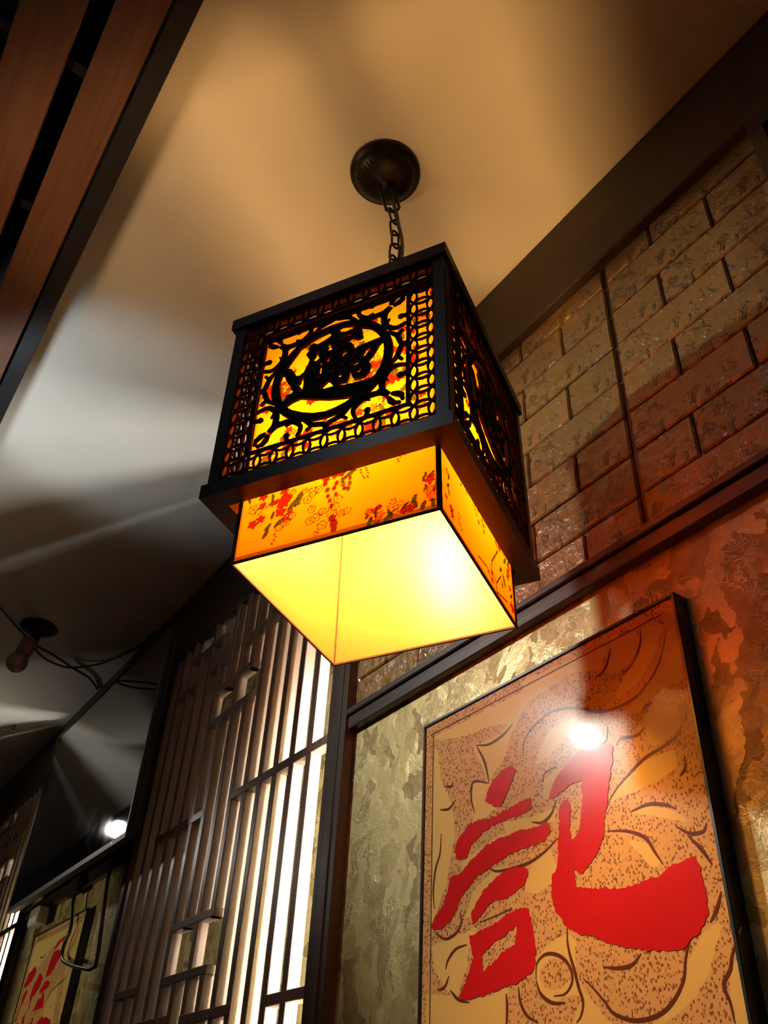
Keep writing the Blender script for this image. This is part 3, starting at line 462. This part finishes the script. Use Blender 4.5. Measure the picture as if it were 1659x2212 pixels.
SCR = [([(105.1, 0.5), (100.5, -5.3), (97.3, -15.4), (94.2, -22.2), (88.7, -28.0), (82.3, -33.9)], [5.5, 6, 6, 5.5, 4.5, 3.5], 0),
       ([(108.5, -41.1), (101.7, -38.2), (93.5, -37.0), (86.2, -40.6), (78.9, -48.5), (76.4, -57.2), (76.2, -68.0), (78.5, -76.0), (84, -83)], [4, 4.5, 5, 6, 7, 7.5, 7, 6, 5], 0),
       ([(110, -55.3), (105.5, -56.8), (100.6, -56.9)], [5.5, 5, 4.5], 4.4), ([(97.9, -22.0), (103.5, -29.0)], [4, 1.2], 0),
       ([(109, -1), (103, -1)], [5, 5], 0), ([(84, -60), (80, -50)], [2, 2], 0), ([(72, -48), (79, -52)], [5, 6], 0)]
for pts, wd, cap in SCR:
    sm = [(p.x, p.y) for p in catmull(pts, 5)]
    ws = [wd[min(int(k / 5), len(wd) - 1)] * (1 - (k % 5) / 5) + wd[min(int(k / 5) + 1, len(wd) - 1)] * ((k % 5) / 5) for k in range(len(sm))]
    for kk, q in enumerate(both(None, sm)):
        add_ribbon(bm, q, [x * mm * 1.25 for x in ws], Y1, Y0 - .0003 - .00005 * kk, endcap=cap * mm)
for kk, q in enumerate(both(None, [(89, -84.5), (97, -88), (103, -93), (104, -99)])):
    add_ribbon(bm, q, [x * mm for x in (5, 9, 8, 4)], Y1, Y0 - .0008 - .00005 * kk, endcap=3 * mm)
for kk, q in enumerate(both(None, [(68, -73), (76, -79), (84, -86)])):
    add_ribbon(bm, q, [x * mm for x in (9, 7, 6)], Y1, Y0 - .0009 - .00005 * kk)
scroll_me = finish(bm, 'scrollwork')
MC = (1.6, -176.4)
outer = circ((MC[0] * mm, MC[1] * mm), .0895, 96)
holes = [[((p[0] + MC[0]) * mm, (p[1] + MC[1]) * mm) for p in h] for h in MEDALLION_HOLES]
med_me = plate_mesh('medallion', [outer] + holes, Y1 - .0004, Y0 + .0006)
for me in (rail_me, coin_me, scroll_me, med_me): me.materials.append(M['fret'])
for k, ang in enumerate((0, PI / 2, PI, -PI / 2)):
    # side k faces local direction (cos ang, sin ang); panel local -y... outward is +y before rotation
    R_ = Matrix.Rotation(ang - PI / 2, 4, 'Z') @ Matrix.Translation((0, HW, 0)) @ Matrix.Diagonal((-1, 1, 1, 1))
    p = None
    for nm, me in (('fretwork_panel', rail_me), ('coin_border', coin_me), ('scrollwork', scroll_me), ('medallion', med_me)):
        o = bpy.data.objects.new(nm, me); C.objects.link(o)
        if p is None: o.parent = lan; o.matrix_local = R_; p = o
        else: o.parent = p
# printed fabric shade
SHC = (-.0017, .0036); SH = .1354; ST, SB = -.012, -.4344
def paint(items, branches, rs, extra):
    du = .0013; nu = int(2 * SH / du); nz = int((ST - SB) / du)
    U, Z = np.meshgrid(np.linspace(-135.4, 135.4, nu + 1), np.linspace(SB * 1000, ST * 1000, nz + 1))
    col = np.ones((nz + 1, nu + 1, 3)); 
    def put(mask, c, a=1.0):
        col[mask] = col[mask] * (1 - a) + np.array(c) * a
    items = list(items)
    for _ in range(extra):
        cu, cz = rs.uniform(-125, 125), -322 + 262 * rs.rand() ** 1.4
        if cz > -150 and rs.rand() < .35: continue
        for q in range(rs.randint(5, 10)):
            items.append((rs.choice(list('rrrrolwwwlls')), cu + rs.normal() * 15, cz + rs.normal() * 11, rs.uniform(4, 10)))
    DK = (.035, .05, .2)
    for k, u, z, r in items:
        i0, i1 = max(0, int((z - 2 * r - SB * 1000) / 1.3)), min(nz + 1, int((z + 2 * r - SB * 1000) / 1.3) + 2)
        j0, j1 = max(0, int((u - 2 * r + 135.4) / 1.3)), min(nu + 1, int((u + 2 * r + 135.4) / 1.3) + 2)
        if i0 >= i1 or j0 >= j1: continue
        du_, dz_ = U[i0:i1, j0:j1] - u, Z[i0:i1, j0:j1] - z
        th = np.arctan2(dz_, du_); R = np.hypot(du_, dz_); ph = rs.uniform(0, 6.28); sub = col[i0:i1, j0:j1]
        def sp(mask, c, a=1.0): sub[mask] = sub[mask] * (1 - a) + np.array(c) * a
        if k in 'ro':
            edge = r * (.80 + .18 * np.cos(5 * th + ph) + .06 * np.cos(11 * th + 2 * ph))
            sp(R < edge, (.30, .045, 1.2) if k == 'r' else (.8, .5, 1.3)); sp(abs(R - edge) < .75, (.09, .02, .3)); sp(abs(R - edge * .5) < .5, (.12, .02, .3) if k == 'r' else (.3, .12, .5))
            if k == 'r': sp((R < edge * .95) & (np.cos(9 * th + ph) > .93) & (R > edge * .3), (.12, .02, .3), .8)
        elif k == 'w':
            edge = r * (.68 + .32 * abs(np.cos(2.5 * th + ph))); sp(R < edge, (1, 1.08, 1.6), .5); sp(abs(R - edge) < .7, DK); sp(R < r * .2, DK); sp((np.cos(5 * th + ph * 2) > .9) & (R < r * .55), DK, .8)
        elif k == 'l':
            c_, s_ = math.cos(.6 + ph * .25), math.sin(.6 + ph * .25); a_ = du_ * c_ + dz_ * s_; b2 = -du_ * s_ + dz_ * c_
            e = (a_ / (r * 1.35)) ** 2 + (b2 / (r * .55)) ** 2; sp(e < 1, (.055, .22, .9)); sp((e > .8) & (e < 1.15), (.02, .03, .2)); sp((abs(b2) < .5) & (e < 1), (.02, .04, .2))
        elif k in 'sb':
            e = (du_ / (r * .8)) ** 2 + (dz_ / r) ** 2; sp(e < 1, (.16, .04, .5) if k == 's' else (.10, .15, .5)); sp((e > .7) & (e < 1.2) & (np.cos(dz_ * 2.2) > 0), (.05, .02, .3)); sp((abs(du_) < .5) & (e < 1), (.06, .03, .3))
        else:
            e = ((du_ + dz_ * .5) / 1.3) ** 2 + (dz_ / 2.0) ** 2; sp(e < 1, (.07, .06, .2))
    for br in branches:
        for a, b_ in zip(br, br[1:]):
            a_, v_ = np.array(a), np.array(b_) - np.array(a)
            t = np.clip(((U - a[0]) * v_[0] + (Z - a[1]) * v_[1]) / (v_ @ v_), 0, 1)
            put(np.hypot(U - a[0] - t * v_[0], Z - a[1] - t * v_[1]) < 1.5, (.06, .04, .25))
    hem = (Z - SB * 1000) < 9
    put(hem, (.06, .12, .5), .8)
    side = (np.abs(U) > 129); put(side, (.2, .3, .5), .5)
    dirt = np.exp(-((Z - SB * 1000) / 9.0)) * (.5 + .5 * rs.rand(nz + 1, nu + 1)); col *= (1 - .45 * dirt)[..., None]
    return U, Z, np.clip(col, 0, 1.6), nu, nz
def shade_mesh(items, branches, seed, extra):
    U, Z, col, nu, nz = paint(items, branches, np.random.RandomState(seed), extra)
    me = bpy.data.meshes.new('shade_panel')
    vs = np.zeros(((nz + 1) * (nu + 1), 3)); vs[:, 0] = U.ravel() * .001; vs[:, 2] = Z.ravel() * .001
    idx = np.arange((nz + 1) * (nu + 1)).reshape(nz + 1, nu + 1)
    f = np.stack([idx[:-1, :-1], idx[1:, :-1], idx[1:, 1:], idx[:-1, 1:]], -1).reshape(-1, 4)
    me.vertices.add(len(vs)); me.vertices.foreach_set('co', vs.ravel())
    me.loops.add(f.size); me.loops.foreach_set('vertex_index', f.ravel().astype(np.int32))
    me.polygons.add(len(f)); me.polygons.foreach_set('loop_start', (np.arange(len(f)) * 4).astype(np.int32))
    me.update(calc_edges=True)
    ca = me.color_attributes.new('print', 'FLOAT_COLOR', 'POINT')
    rgba = np.ones((len(vs), 4), dtype=np.float32); rgba[:, :3] = col.reshape(-1, 3); ca.data.foreach_set('color', rgba.ravel())
    me.materials.append(M['fabric']); return me
# u seen from outside runs right; the +X side has u = local y, the +Y side has u = -local x
sx_me = shade_mesh(FLOWERS_X, [], 3, 46)
sy_me = shade_mesh([(k, -u, z, r) for k, u, z, r in FLOWERS_Y], [[(-a, b_) for a, b_ in br] for br in BRANCH_Y], 5, 36)
sb_me = shade_mesh([], [], 9, 22)
for me, ang in ((sx_me, 0), (sy_me, PI / 2), (sb_me, PI), (sb_me, -PI / 2)):
    p = obj('shade_panel', me, None, lan)
    p.matrix_local = Matrix.Translation((SHC[0], SHC[1], 0)) @ Matrix.Rotation(ang - PI / 2, 4, 'Z') @ Matrix.Translation((0, SH, 0)) @ Matrix.Diagonal((-1, 1, 1, 1))
    p['label'] = 'orange translucent fabric printed with red flowers'
for sx in (-1, 1):
    for sy in (-1, 1):
        bm = bmesh.new(); cx, cy = SHC[0] + sx * SH, SHC[1] + sy * SH
        add_box(bm, cx - .0016, cx + .0016, cy - .0016, cy + .0016, SB, ST)
        a, b_ = sorted((cx + sx * .0012, cx - sx * .0035)); c_, d_ = sorted((cy + sy * .0004, cy + sy * .0016)); add_box(bm, a, b_, c_, d_, SB, ST)
        a, b_ = sorted((cx + sx * .0004, cx + sx * .0016)); c_, d_ = sorted((cy + sy * .0012, cy - sy * .0035)); add_box(bm, a, b_, c_, d_, SB, ST)
        obj('shade_binding', bm, M['ribbon'], lan)
for k in range(4):
    ang = k * PI / 2; bm = bmesh.new(); add_box(bm, -SH - .002, SH + .002, SH - .0012, SH + .0016, SB - .0018, SB + .0022, bev=.0008)
    o = obj('shade_binding', bm, M['ribbon'], lan); o.matrix_local = Matrix.Translation((SHC[0], SHC[1], 0)) @ Matrix.Rotation(ang, 4, 'Z')
for k in range(4):
    bm = bmesh.new(); add_box(bm, -SH + .001, SH - .001, SH - .001, SH + .0012, ST - .024, ST + .002)
    o = obj('shade_binding', bm, M['ribbon'], lan); o.matrix_local = Matrix.Translation((SHC[0], SHC[1], 0)) @ Matrix.Rotation(k * PI / 2, 4, 'Z')
bm = bmesh.new()
for a in (PI / 4, -PI / 4):
    for s in (-1, 1):
        add_tube(bm, [(s * .012 * math.cos(a), s * .012 * math.sin(a), -.05), (s * .19 * math.cos(a), s * .19 * math.sin(a), -.05)], .0018, 6)
obj('shade_spider', bm, M['bronze'], lan)
bm = bmesh.new(); ah = .100  # unseen ring added to narrow the lantern light reaching the ceiling
for a in ((-SH + .002, SH - .002, ah, SH - .002), (-SH + .002, SH - .002, -SH + .002, -ah), (ah, SH - .002, -ah, ah), (-SH + .002, -ah, -ah, ah)):
    add_box(bm, SHC[0] + a[0], SHC[0] + a[1], SHC[1] + a[2], SHC[1] + a[3], ST - .004, ST - .002)
obj('light_mask_ring', bm, M['ribbon'], lan)
bm = bmesh.new(); add_box(bm, -.15, .15, -.009, .009, -.014, -.004)
obj('cross_bar', bm, M['black'], lan)
bm = bmesh.new(); add_tube(bm, [(0, 0, -.01), (0, 0, -.105)], .003, 8); add_lathe(bm, [(.009, -.10), (.014, -.105), (.014, -.145), (.012, -.15)], 20)
obj('bulb_holder', bm, M['bronze'], lan)
bm = bmesh.new(); add_lathe(bm, [(.004, -.152), (.018, -.157), (.024, -.17), (.024, -.28), (.020, -.293), (.010, -.299), (.001, -.30)], 16)
obj('bulb', finish(bm, 'bulb', True), M['bulb'], lan)
# canopy, chain, cord in world space
cz = Vector((.8196, -.4705, ZC + EYE))
bm = bmesh.new()
add_lathe(bm, [(.0685, -.0002), (.0690, -.006), (.0665, -.011), (.060, -.013), (.0585, -.0165), (.052, -.024), (.034, -.033), (.014, -.038), (.007, -.044), (.004, -.045)], 72, cz)
world_part('ceiling_canopy', bm, M['bronze'], True)
bm = bmesh.new()
for k in range(36):
    a = 2 * PI * k / 36
    add_tube(bm, [cz + Vector((math.cos(a) * r, math.sin(a) * r, z)) for r, z in ((.0575, -.0172), (.045, -.0285), (.03, -.035))], [.0012, .0016, .0006], 5)
world_part('canopy_fluting', bm, M['bronze'], True)
rgt = Vector(RC[0])
def chain_pt(z, off=0.0):
    t = (1.57 - z) / (1.57 - 1.005); o = np.interp(z, [1.0, 1.15, 1.27, 1.31, 1.36, 1.42, 1.47, 1.53], [.0, .009, .018, .020, .023, .020, .008, 0])
    return Vector((.8196 + (.8072 - .8196) * t, -.4705 + (-.4908 + .4705) * t, z + EYE)) + rgt * (o + off)
zs = 1.532; k = 0
def link(p0, p1, wdt, rad, flip):
    rad *= 1.3
    d = (p1 - p0); Lk = d.length; ax = d.normalized()
    s = ax.cross(Vector((1, 0.2, 0)) if flip else Vector(RC[2])).normalized()
    pts = []
    for a in range(18):
        t = 2 * PI * a / 18; yv = math.sin(t); xv = math.cos(t)
        yy = (Lk / 2 - wdt) * (1 if yv > 0 else -1) + wdt * yv if abs(yv) > .01 else 0
        pts.append((p0 + p1) / 2 + ax * yy + s * wdt * xv)
    bm = bmesh.new(); add_tube(bm, pts, rad, 8, closed=True); world_part('chain_link', bm, M['bronze'], True)
link(chain_pt(1.535), chain_pt(1.437), .013, .0022, False)
z = 1.445; k = 1
while z > 1.02:
    link(chain_pt(z, -.003), chain_pt(z - .046, -.003), .0085, .0017, k % 2 == 1); z -= .036; k += 1
bm = bmesh.new(); add_tube(bm, [chain_pt(zz, .007 + .004 * math.sin(zz * 30)) for zz in np.linspace(1.53, 1.01, 30)], .0036, 8)
world_part('power_cord', bm, M['cable'], True)

# ================================================================ LATTICE SCREENS
def lattice(k, label, lit):
    ox = 1.405 + MOD * k
    t = thing('lattice_screen', label, 'screen', (ox, -.82, ZF), 'backlit walnut lattice screens on the wall')
    z0 = 0.0; H = lambda z: z - ZF
    D0, D1 = -.026, 0.0
    def bx(name, x0, x1, za, zb, y0=D0, y1=D1, mat='lattice', bev=.0012):
        o = obj(name, boxmesh(name, -(x1 - x0) / 2, (x1 - x0) / 2, y0, y1, H(za), H(zb), bev=bev), M[mat], t)
        o.location = ((x0 + x1) / 2 - 1.405, 0, 0); return o
    zb, zt = ZF + .05, 1.353
    bx('post', 1.405, 1.4240, ZF, zt, -.027, 0, 'darkpost'); bx('post', 1.4255, 1.470, ZF, zt, -.027, .0015, 'darkpost')
    cuts = {6: [(.350, .445), (.973, 1.05)], 8: [(.350, .445), (.973, 1.05)], 9: [(1.255, 1.36)], 11: [(1.255, 1.36)]}
    for i in range(1, 15):
        x = 1.535 + .0745 * (i - 1); za = zb
        for a, b_ in cuts.get(i, []):
            bx('slat', x, x + .0215, za, a); za = b_
        if za < zt: bx('slat', x, x + .0215, za, zt)
    bx('slat', 2.556, 2.580, zb, zt, mat='darkwood')
    for x0, x1, za, zc in [(1.470, 1.9235, .700, .720), (2.063, 2.381, .700, .720), (1.902, 2.135, .445, .463), (1.902, 2.135, .331, .350), (1.76, 2.004, .243, .263),
                           (1.47, 1.63, .243, .263), (2.063, 2.381, .250, .270), (1.902, 2.135, .955, .973), (1.902, 2.135, 1.050, 1.070), (1.76, 2.004, 1.150, 1.170),
                           (2.063, 2.233, 1.147, 1.166), (2.135, 2.381, 1.236, 1.255), (2.28, 2.455, 1.140, 1.158), (2.28, 2.455, .331, .350), (1.47, 1.70, -.40, -.38), (1.902, 2.30, -.25, -.23), (1.47, 2.578, ZF, zb)]:
        bx('rail', x0, x1, za, zc, D0 - .0006, D1 + .0008)
    bx('top_rail', 1.471, 2.580, 1.316, 1.3535, D0 - .001, D1 + .0012, mat='darkwood')
    if lit:
        bm = bmesh.new(); add_tube(bm, [(1.443 - 1.405, -.078, H(ZF + .1)), (1.443 - 1.405, -.078, H(.97))], .009, 12)
        obj('light_tube', finish(bm, 'light_tube', True), M['tube'], t)
    return t
lattice(0, 'walnut slat lattice screen glowing white beside its dark post, between the two calligraphy posters', True)
lattice(1, 'walnut slat lattice screen at the far left edge, beyond the television', True)
lattice(-1, 'dark lattice screen side at the upper right edge, right of the foam bricks', False)

# ================================================================ FRAMED POSTERS
def inside(poly, X, Z):
    r = np.zeros(X.shape, bool); n = len(poly)
    for i in range(n):
        x1, z1 = poly[i]; x2, z2 = poly[(i + 1) % n]
        if z1 == z2: continue
        c = ((z1 > Z) != (z2 > Z)) & (X < (x2 - x1) * (Z - z1) / (z2 - z1) + x1); r ^= c
    return r
def poster(x0, x1, ztop, zbot, label, red, lines, clear, ox):
    t = thing('framed_poster', label, 'picture', (x0, -.845, zbot), 'calligraphy posters on the gold wall')
    W_, H_ = x1 - x0, ztop - zbot; fy = .0245
    for nm, b in (('frame', (0, W_, 0, fy, H_ - .0055, H_)), ('frame', (0, W_, 0, fy, 0, .0055)), ('frame', (0, .0055, 0, fy, .0055, H_ - .0055)), ('frame', (W_ - .0055, W_, 0, fy, .0055, H_ - .0055))):
        obj(nm, boxmesh(nm, *b, bev=.001), M['frame'], t)
    st = .0028; nx, nz = int(W_ / st), int(H_ / st)
    X, Z = np.meshgrid(np.linspace(.005, W_ - .005, nx + 1), np.linspace(.005, H_ - .005, nz + 1))
    mask = np.ones(X.shape)
    Xw, Zw = (X + x0) * 1000, (Z + zbot) * 1000
    for pl in clear: mask[inside(pl, Xw, Zw)] = 0
    if len(red) > 5 and x0 < 1: mask[((Xw - 861) / 27) ** 2 + ((Zw - 211) / 17) ** 2 < 1] = 1
    for _ in range(2): mask[1:-1, 1:-1] = (mask[1:-1, 1:-1] * 2 + mask[:-2, 1:-1] + mask[2:, 1:-1] + mask[1:-1, :-2] + mask[1:-1, 2:]) / 6
    me = bpy.data.meshes.new('print_sheet'); vs = np.stack([X.ravel(), np.full(X.size, .0215), Z.ravel()], 1)
    idx = np.arange(X.size).reshape(X.shape); f = np.stack([idx[:-1, :-1], idx[1:, :-1], idx[1:, 1:], idx[:-1, 1:]], -1).reshape(-1, 4)
    me.from_pydata(vs.tolist(), [], f.tolist()); at = me.attributes.new('stipple', 'FLOAT', 'POINT'); at.data.foreach_set('value', mask.ravel().astype(np.float32))
    s = obj('print_sheet', me, M['poster'], t)
    def loc(pl): return [((p[0]) * .001 - x0, p[1] * .001 - zbot) for p in pl]
    polys = []
    rs = np.random.RandomState(2)
    for pl in red:
        q = loc(pl); out = []
        for a, b_ in zip(q, q[1:] + q[:1]):        # torn brush edges
            d = math.hypot(b_[0] - a[0], b_[1] - a[1]); n = max(1, int(d / .004)); nx_, nz_ = (-(b_[1] - a[1]) / (d + 1e-9), (b_[0] - a[0]) / (d + 1e-9))
            for k in range(n):
                j = rs.uniform(-.0018, .0018) if k else 0; out.append((a[0] + (b_[0] - a[0]) * k / n + nx_ * j, a[1] + (b_[1] - a[1]) * k / n + nz_ * j))
        polys.append(out)
    zlo = .006
    polys = [[(min(max(p[0], .006), W_ - .006), max(p[1], zlo)) for p in pl] for pl in polys]
    obj('calligraphy', plate_mesh('calligraphy', polys, .0217, .0221), M['red_ink'], s)
    bm = bmesh.new()
    for kk, ln in enumerate(lines):
        q = [(p.x, p.y) for p in catmull(loc(ln), 5)]; n = len(q)
        ws = [.0046 * (.25 + .75 * math.sin(PI * min(1, max(0, (i + .5) / n)))) for i in range(n)]
        if len(ln) == 2 or kk >= len(lines) - 2: ws = [.0018] * n
        add_ribbon(bm, q, ws, .02155, .02165 + .000005 * kk)
    for (a, b_) in (((.026, H_ - .022), (W_ - .018, H_ - .022)), ((W_ - .026, .01), (W_ - .026, H_ - .022))):
        add_ribbon(bm, [a, b_], .0019, .02155, .0219)
    obj('line_drawing', bm, M['brown_ink'], s); return t
poster(.594, 1.140, .624, -.15, 'large framed poster with one bold red character on stippled gold, right of the lattice', list(CALLIGRAPHY.values()), DRAWING, CLEAR, 0)
CALLIGRAPHY2 += [[(3172, 356), (3192, 356), (3205, 310), (3235, 272), (3275, 262), (3310, 285), (3330, 325), (3345, 356), (3362, 356), (3345, 300), (3310, 252), (3262, 232), (3215, 242), (3185, 285)], [(3180, 190), (3240, 205), (3330, 190), (3335, 165), (3250, 178), (3185, 165)], [(3215, 120), (3300, 120), (3305, 20), (3285, 15), (3282, 98), (3236, 98), (3232, 20), (3212, 22)]]
poster(2.869, 3.420, .624, -.15, 'framed poster with thin dark red characters on dim gold, below the television', CALLIGRAPHY2, DRAWING2, CLEAR2, 0)

# ================================================================ TELEVISION AND CABLES
tv = thing('television', 'large dark flat television mounted high on the wall, reflecting the ceiling', 'television', (2.408, -.745, .712))
W_, H_ = 1.188, .672
obj('screen', boxmesh('screen', .009, W_ - .009, -.003, .0, .016, H_ - .009), M['tvglass'], tv)
bm = bmesh.new()
for b in ((0, W_, -.012, .0015, H_ - .009, H_), (0, W_, -.012, .0015, 0, .016), (0, .009, -.012, .0015, .016, H_ - .009), (W_ - .009, W_, -.012, .0015, .016, H_ - .009)): add_box(bm, *b)
bz = obj('bezel', bm, M['tvblack'], tv)
obj('standby_light', boxmesh('standby_light', .105, .112, .0015, .0022, .006, .010), M['led'], bz)
bm = bmesh.new(); add_box(bm, .004, W_ - .004, -.030, -.012, .004, H_ - .004, bev=.004); add_box(bm, .15, W_ - .15, -.052, -.03, .05, H_ - .12, bev=.008)
obj('back_cover', bm, M['tvblack'], tv)
bm = bmesh.new(); add_box(bm, .55, .65, -.073, -.052, -.03, .5); add_box(bm, .35, .85, -.066, -.052, .15, .19); add_box(bm, .35, .85, -.066, -.052, .42, .46)
obj('wall_bracket', bm, M['tvblack'], tv)
o = obj('power_adapter', boxmesh('power_adapter', -.05, .05, -.018, .018, -.03, .03, bev=.005), M['grey']); tag(o, 'pale grey plug adapter below the lower left corner of the television', 'adapter', (3.36, -.80, .672))
bm = bmesh.new(); pts = [(2.686, -.807, .703), (2.684, -.807, .68), (2.675, -.807, .63), (2.618, -.807, .456), (2.640, -.808, .428), (2.728, -.808, .438), (2.88, -.807, .468), (2.965, -.807, .497), (2.972, -.807, .54), (2.948, -.807, .577), (2.99, -.807, .65), (2.992, -.807, .703)]
base = Vector((2.688, -.807, .43)); add_tube(bm, [p - base for p in catmull(pts, 5)], .0055, 8)
tag(obj('looped_cable', finish(bm, 'looped_cable', True), M['cable']), 'black cable hanging in a loop under the television over the small poster', 'cable', tuple(base))
def ccable(pts, label):
    q = [(p[0], p[1], ZC - .0045 - p[2]) for p in pts]; base = Vector(q[0]); bm = bmesh.new()
    add_tube(bm, [p - base for p in catmull(q, 6)], .0042, 8)
    tag(obj('ceiling_cable', finish(bm, 'ceiling_cable', True), M['greycable']), label, 'cable', tuple(base))
ccable([(2.80, -.05, .0), (2.92, -.20, .004), (3.01, -.299, .006), (3.09, -.371, .008), (3.19, -.474, .05 * 0 + .012), (3.24, -.569, .01), (3.30, -.662, .008), (3.35, -.745, .005), (3.44, -.812, .0)], 'dark cable running straight across the ceiling past the bare bulb to the crown')
ccable([(3.13, -.470, .045), (3.20, -.500, .035), (3.27, -.555, .022), (3.29, -.634, .018), (3.25, -.691, .014), (3.17, -.747, .008), (3.05, -.785, .004), (2.95, -.812, .0), (2.83, -.815, .0)], 'dark cable drooping in a curve from the bare bulb canopy to the crown')
# ================================================================ FAR CEILING LAMP (unlit)
fl = thing('ceiling_lamp', 'unlit bare bulb on a round dark ceiling canopy at the far left', 'lamp', (3.08, -.46, ZC))
bm = bmesh.new(); add_lathe(bm, [(.0665, -.0002), (.068, -.007), (.062, -.012), (.05, -.02), (.02, -.032), (.012, -.055), (.006, -.06)], 48); obj('canopy', finish(bm, 'canopy', True), M['bronze'], fl)
bd = Vector((3.05, -.424, 1.41)) - Vector((3.08, -.46, ZC)); bm = bmesh.new(); add_tube(bm, [(0, 0, -.05), (-.004, .006, -.075), bd * .55], .004, 8); obj('stem', bm, M['bronze'], fl)
bm = bmesh.new(); mtx = [bd * .5 + (bd * .5) * k for k in (0, .1, .75)]; add_tube(bm, [bd * .42, bd * .46, bd * .86], [.020, .030, .027], 20); obj('socket', finish(bm, 'socket', True), M['globe'], fl)
bm = bmesh.new(); bmesh.ops.create_uvsphere(bm, u_segments=28, v_segments=18, radius=.037, matrix=Matrix.Translation(bd * 1.08)); obj('bulb', finish(bm, 'bulb', True), M['globe'], fl)
bm = bmesh.new(); add_tube(bm, [(0, 0, 0), (0, 0, -.012), (.012, .004, -.018), (.02, .002, -.012)], .0028, 6)
tag(obj('ceiling_hook', bm, M['bronze']), 'tiny dark hook screwed into the ceiling above the television corner', 'hook', (4.06, -.64, ZC))
# crumpled wrap tucked on a rail of the screen
bm = bmesh.new(); bmesh.ops.create_icosphere(bm, subdivisions=3, radius=.03)
rs = random.Random(4)
for v_ in bm.verts: v_.co = Vector((v_.co.x * .75, v_.co.y * .3, v_.co.z * .95)) * rs.uniform(.75, 1.15)
tag(obj('crumpled_wrap', bm, M['plastic_wrap']), 'crumpled white plastic wrap tucked in a gap at the top of the lattice', 'packaging', (2.322, -.836, 1.288))
bm = bmesh.new(); add_tube(bm, [(.0, 0, .026), (.012, .002, .01), (-.010, .003, -.004), (.01, .003, -.014), (-.006, .002, -.026)], .0014, 6)
tag(obj('tangled_wire', bm, M['cable']), 'thin black wire tangled over the white plastic wrap', 'wire', (2.322, -.826, 1.287))
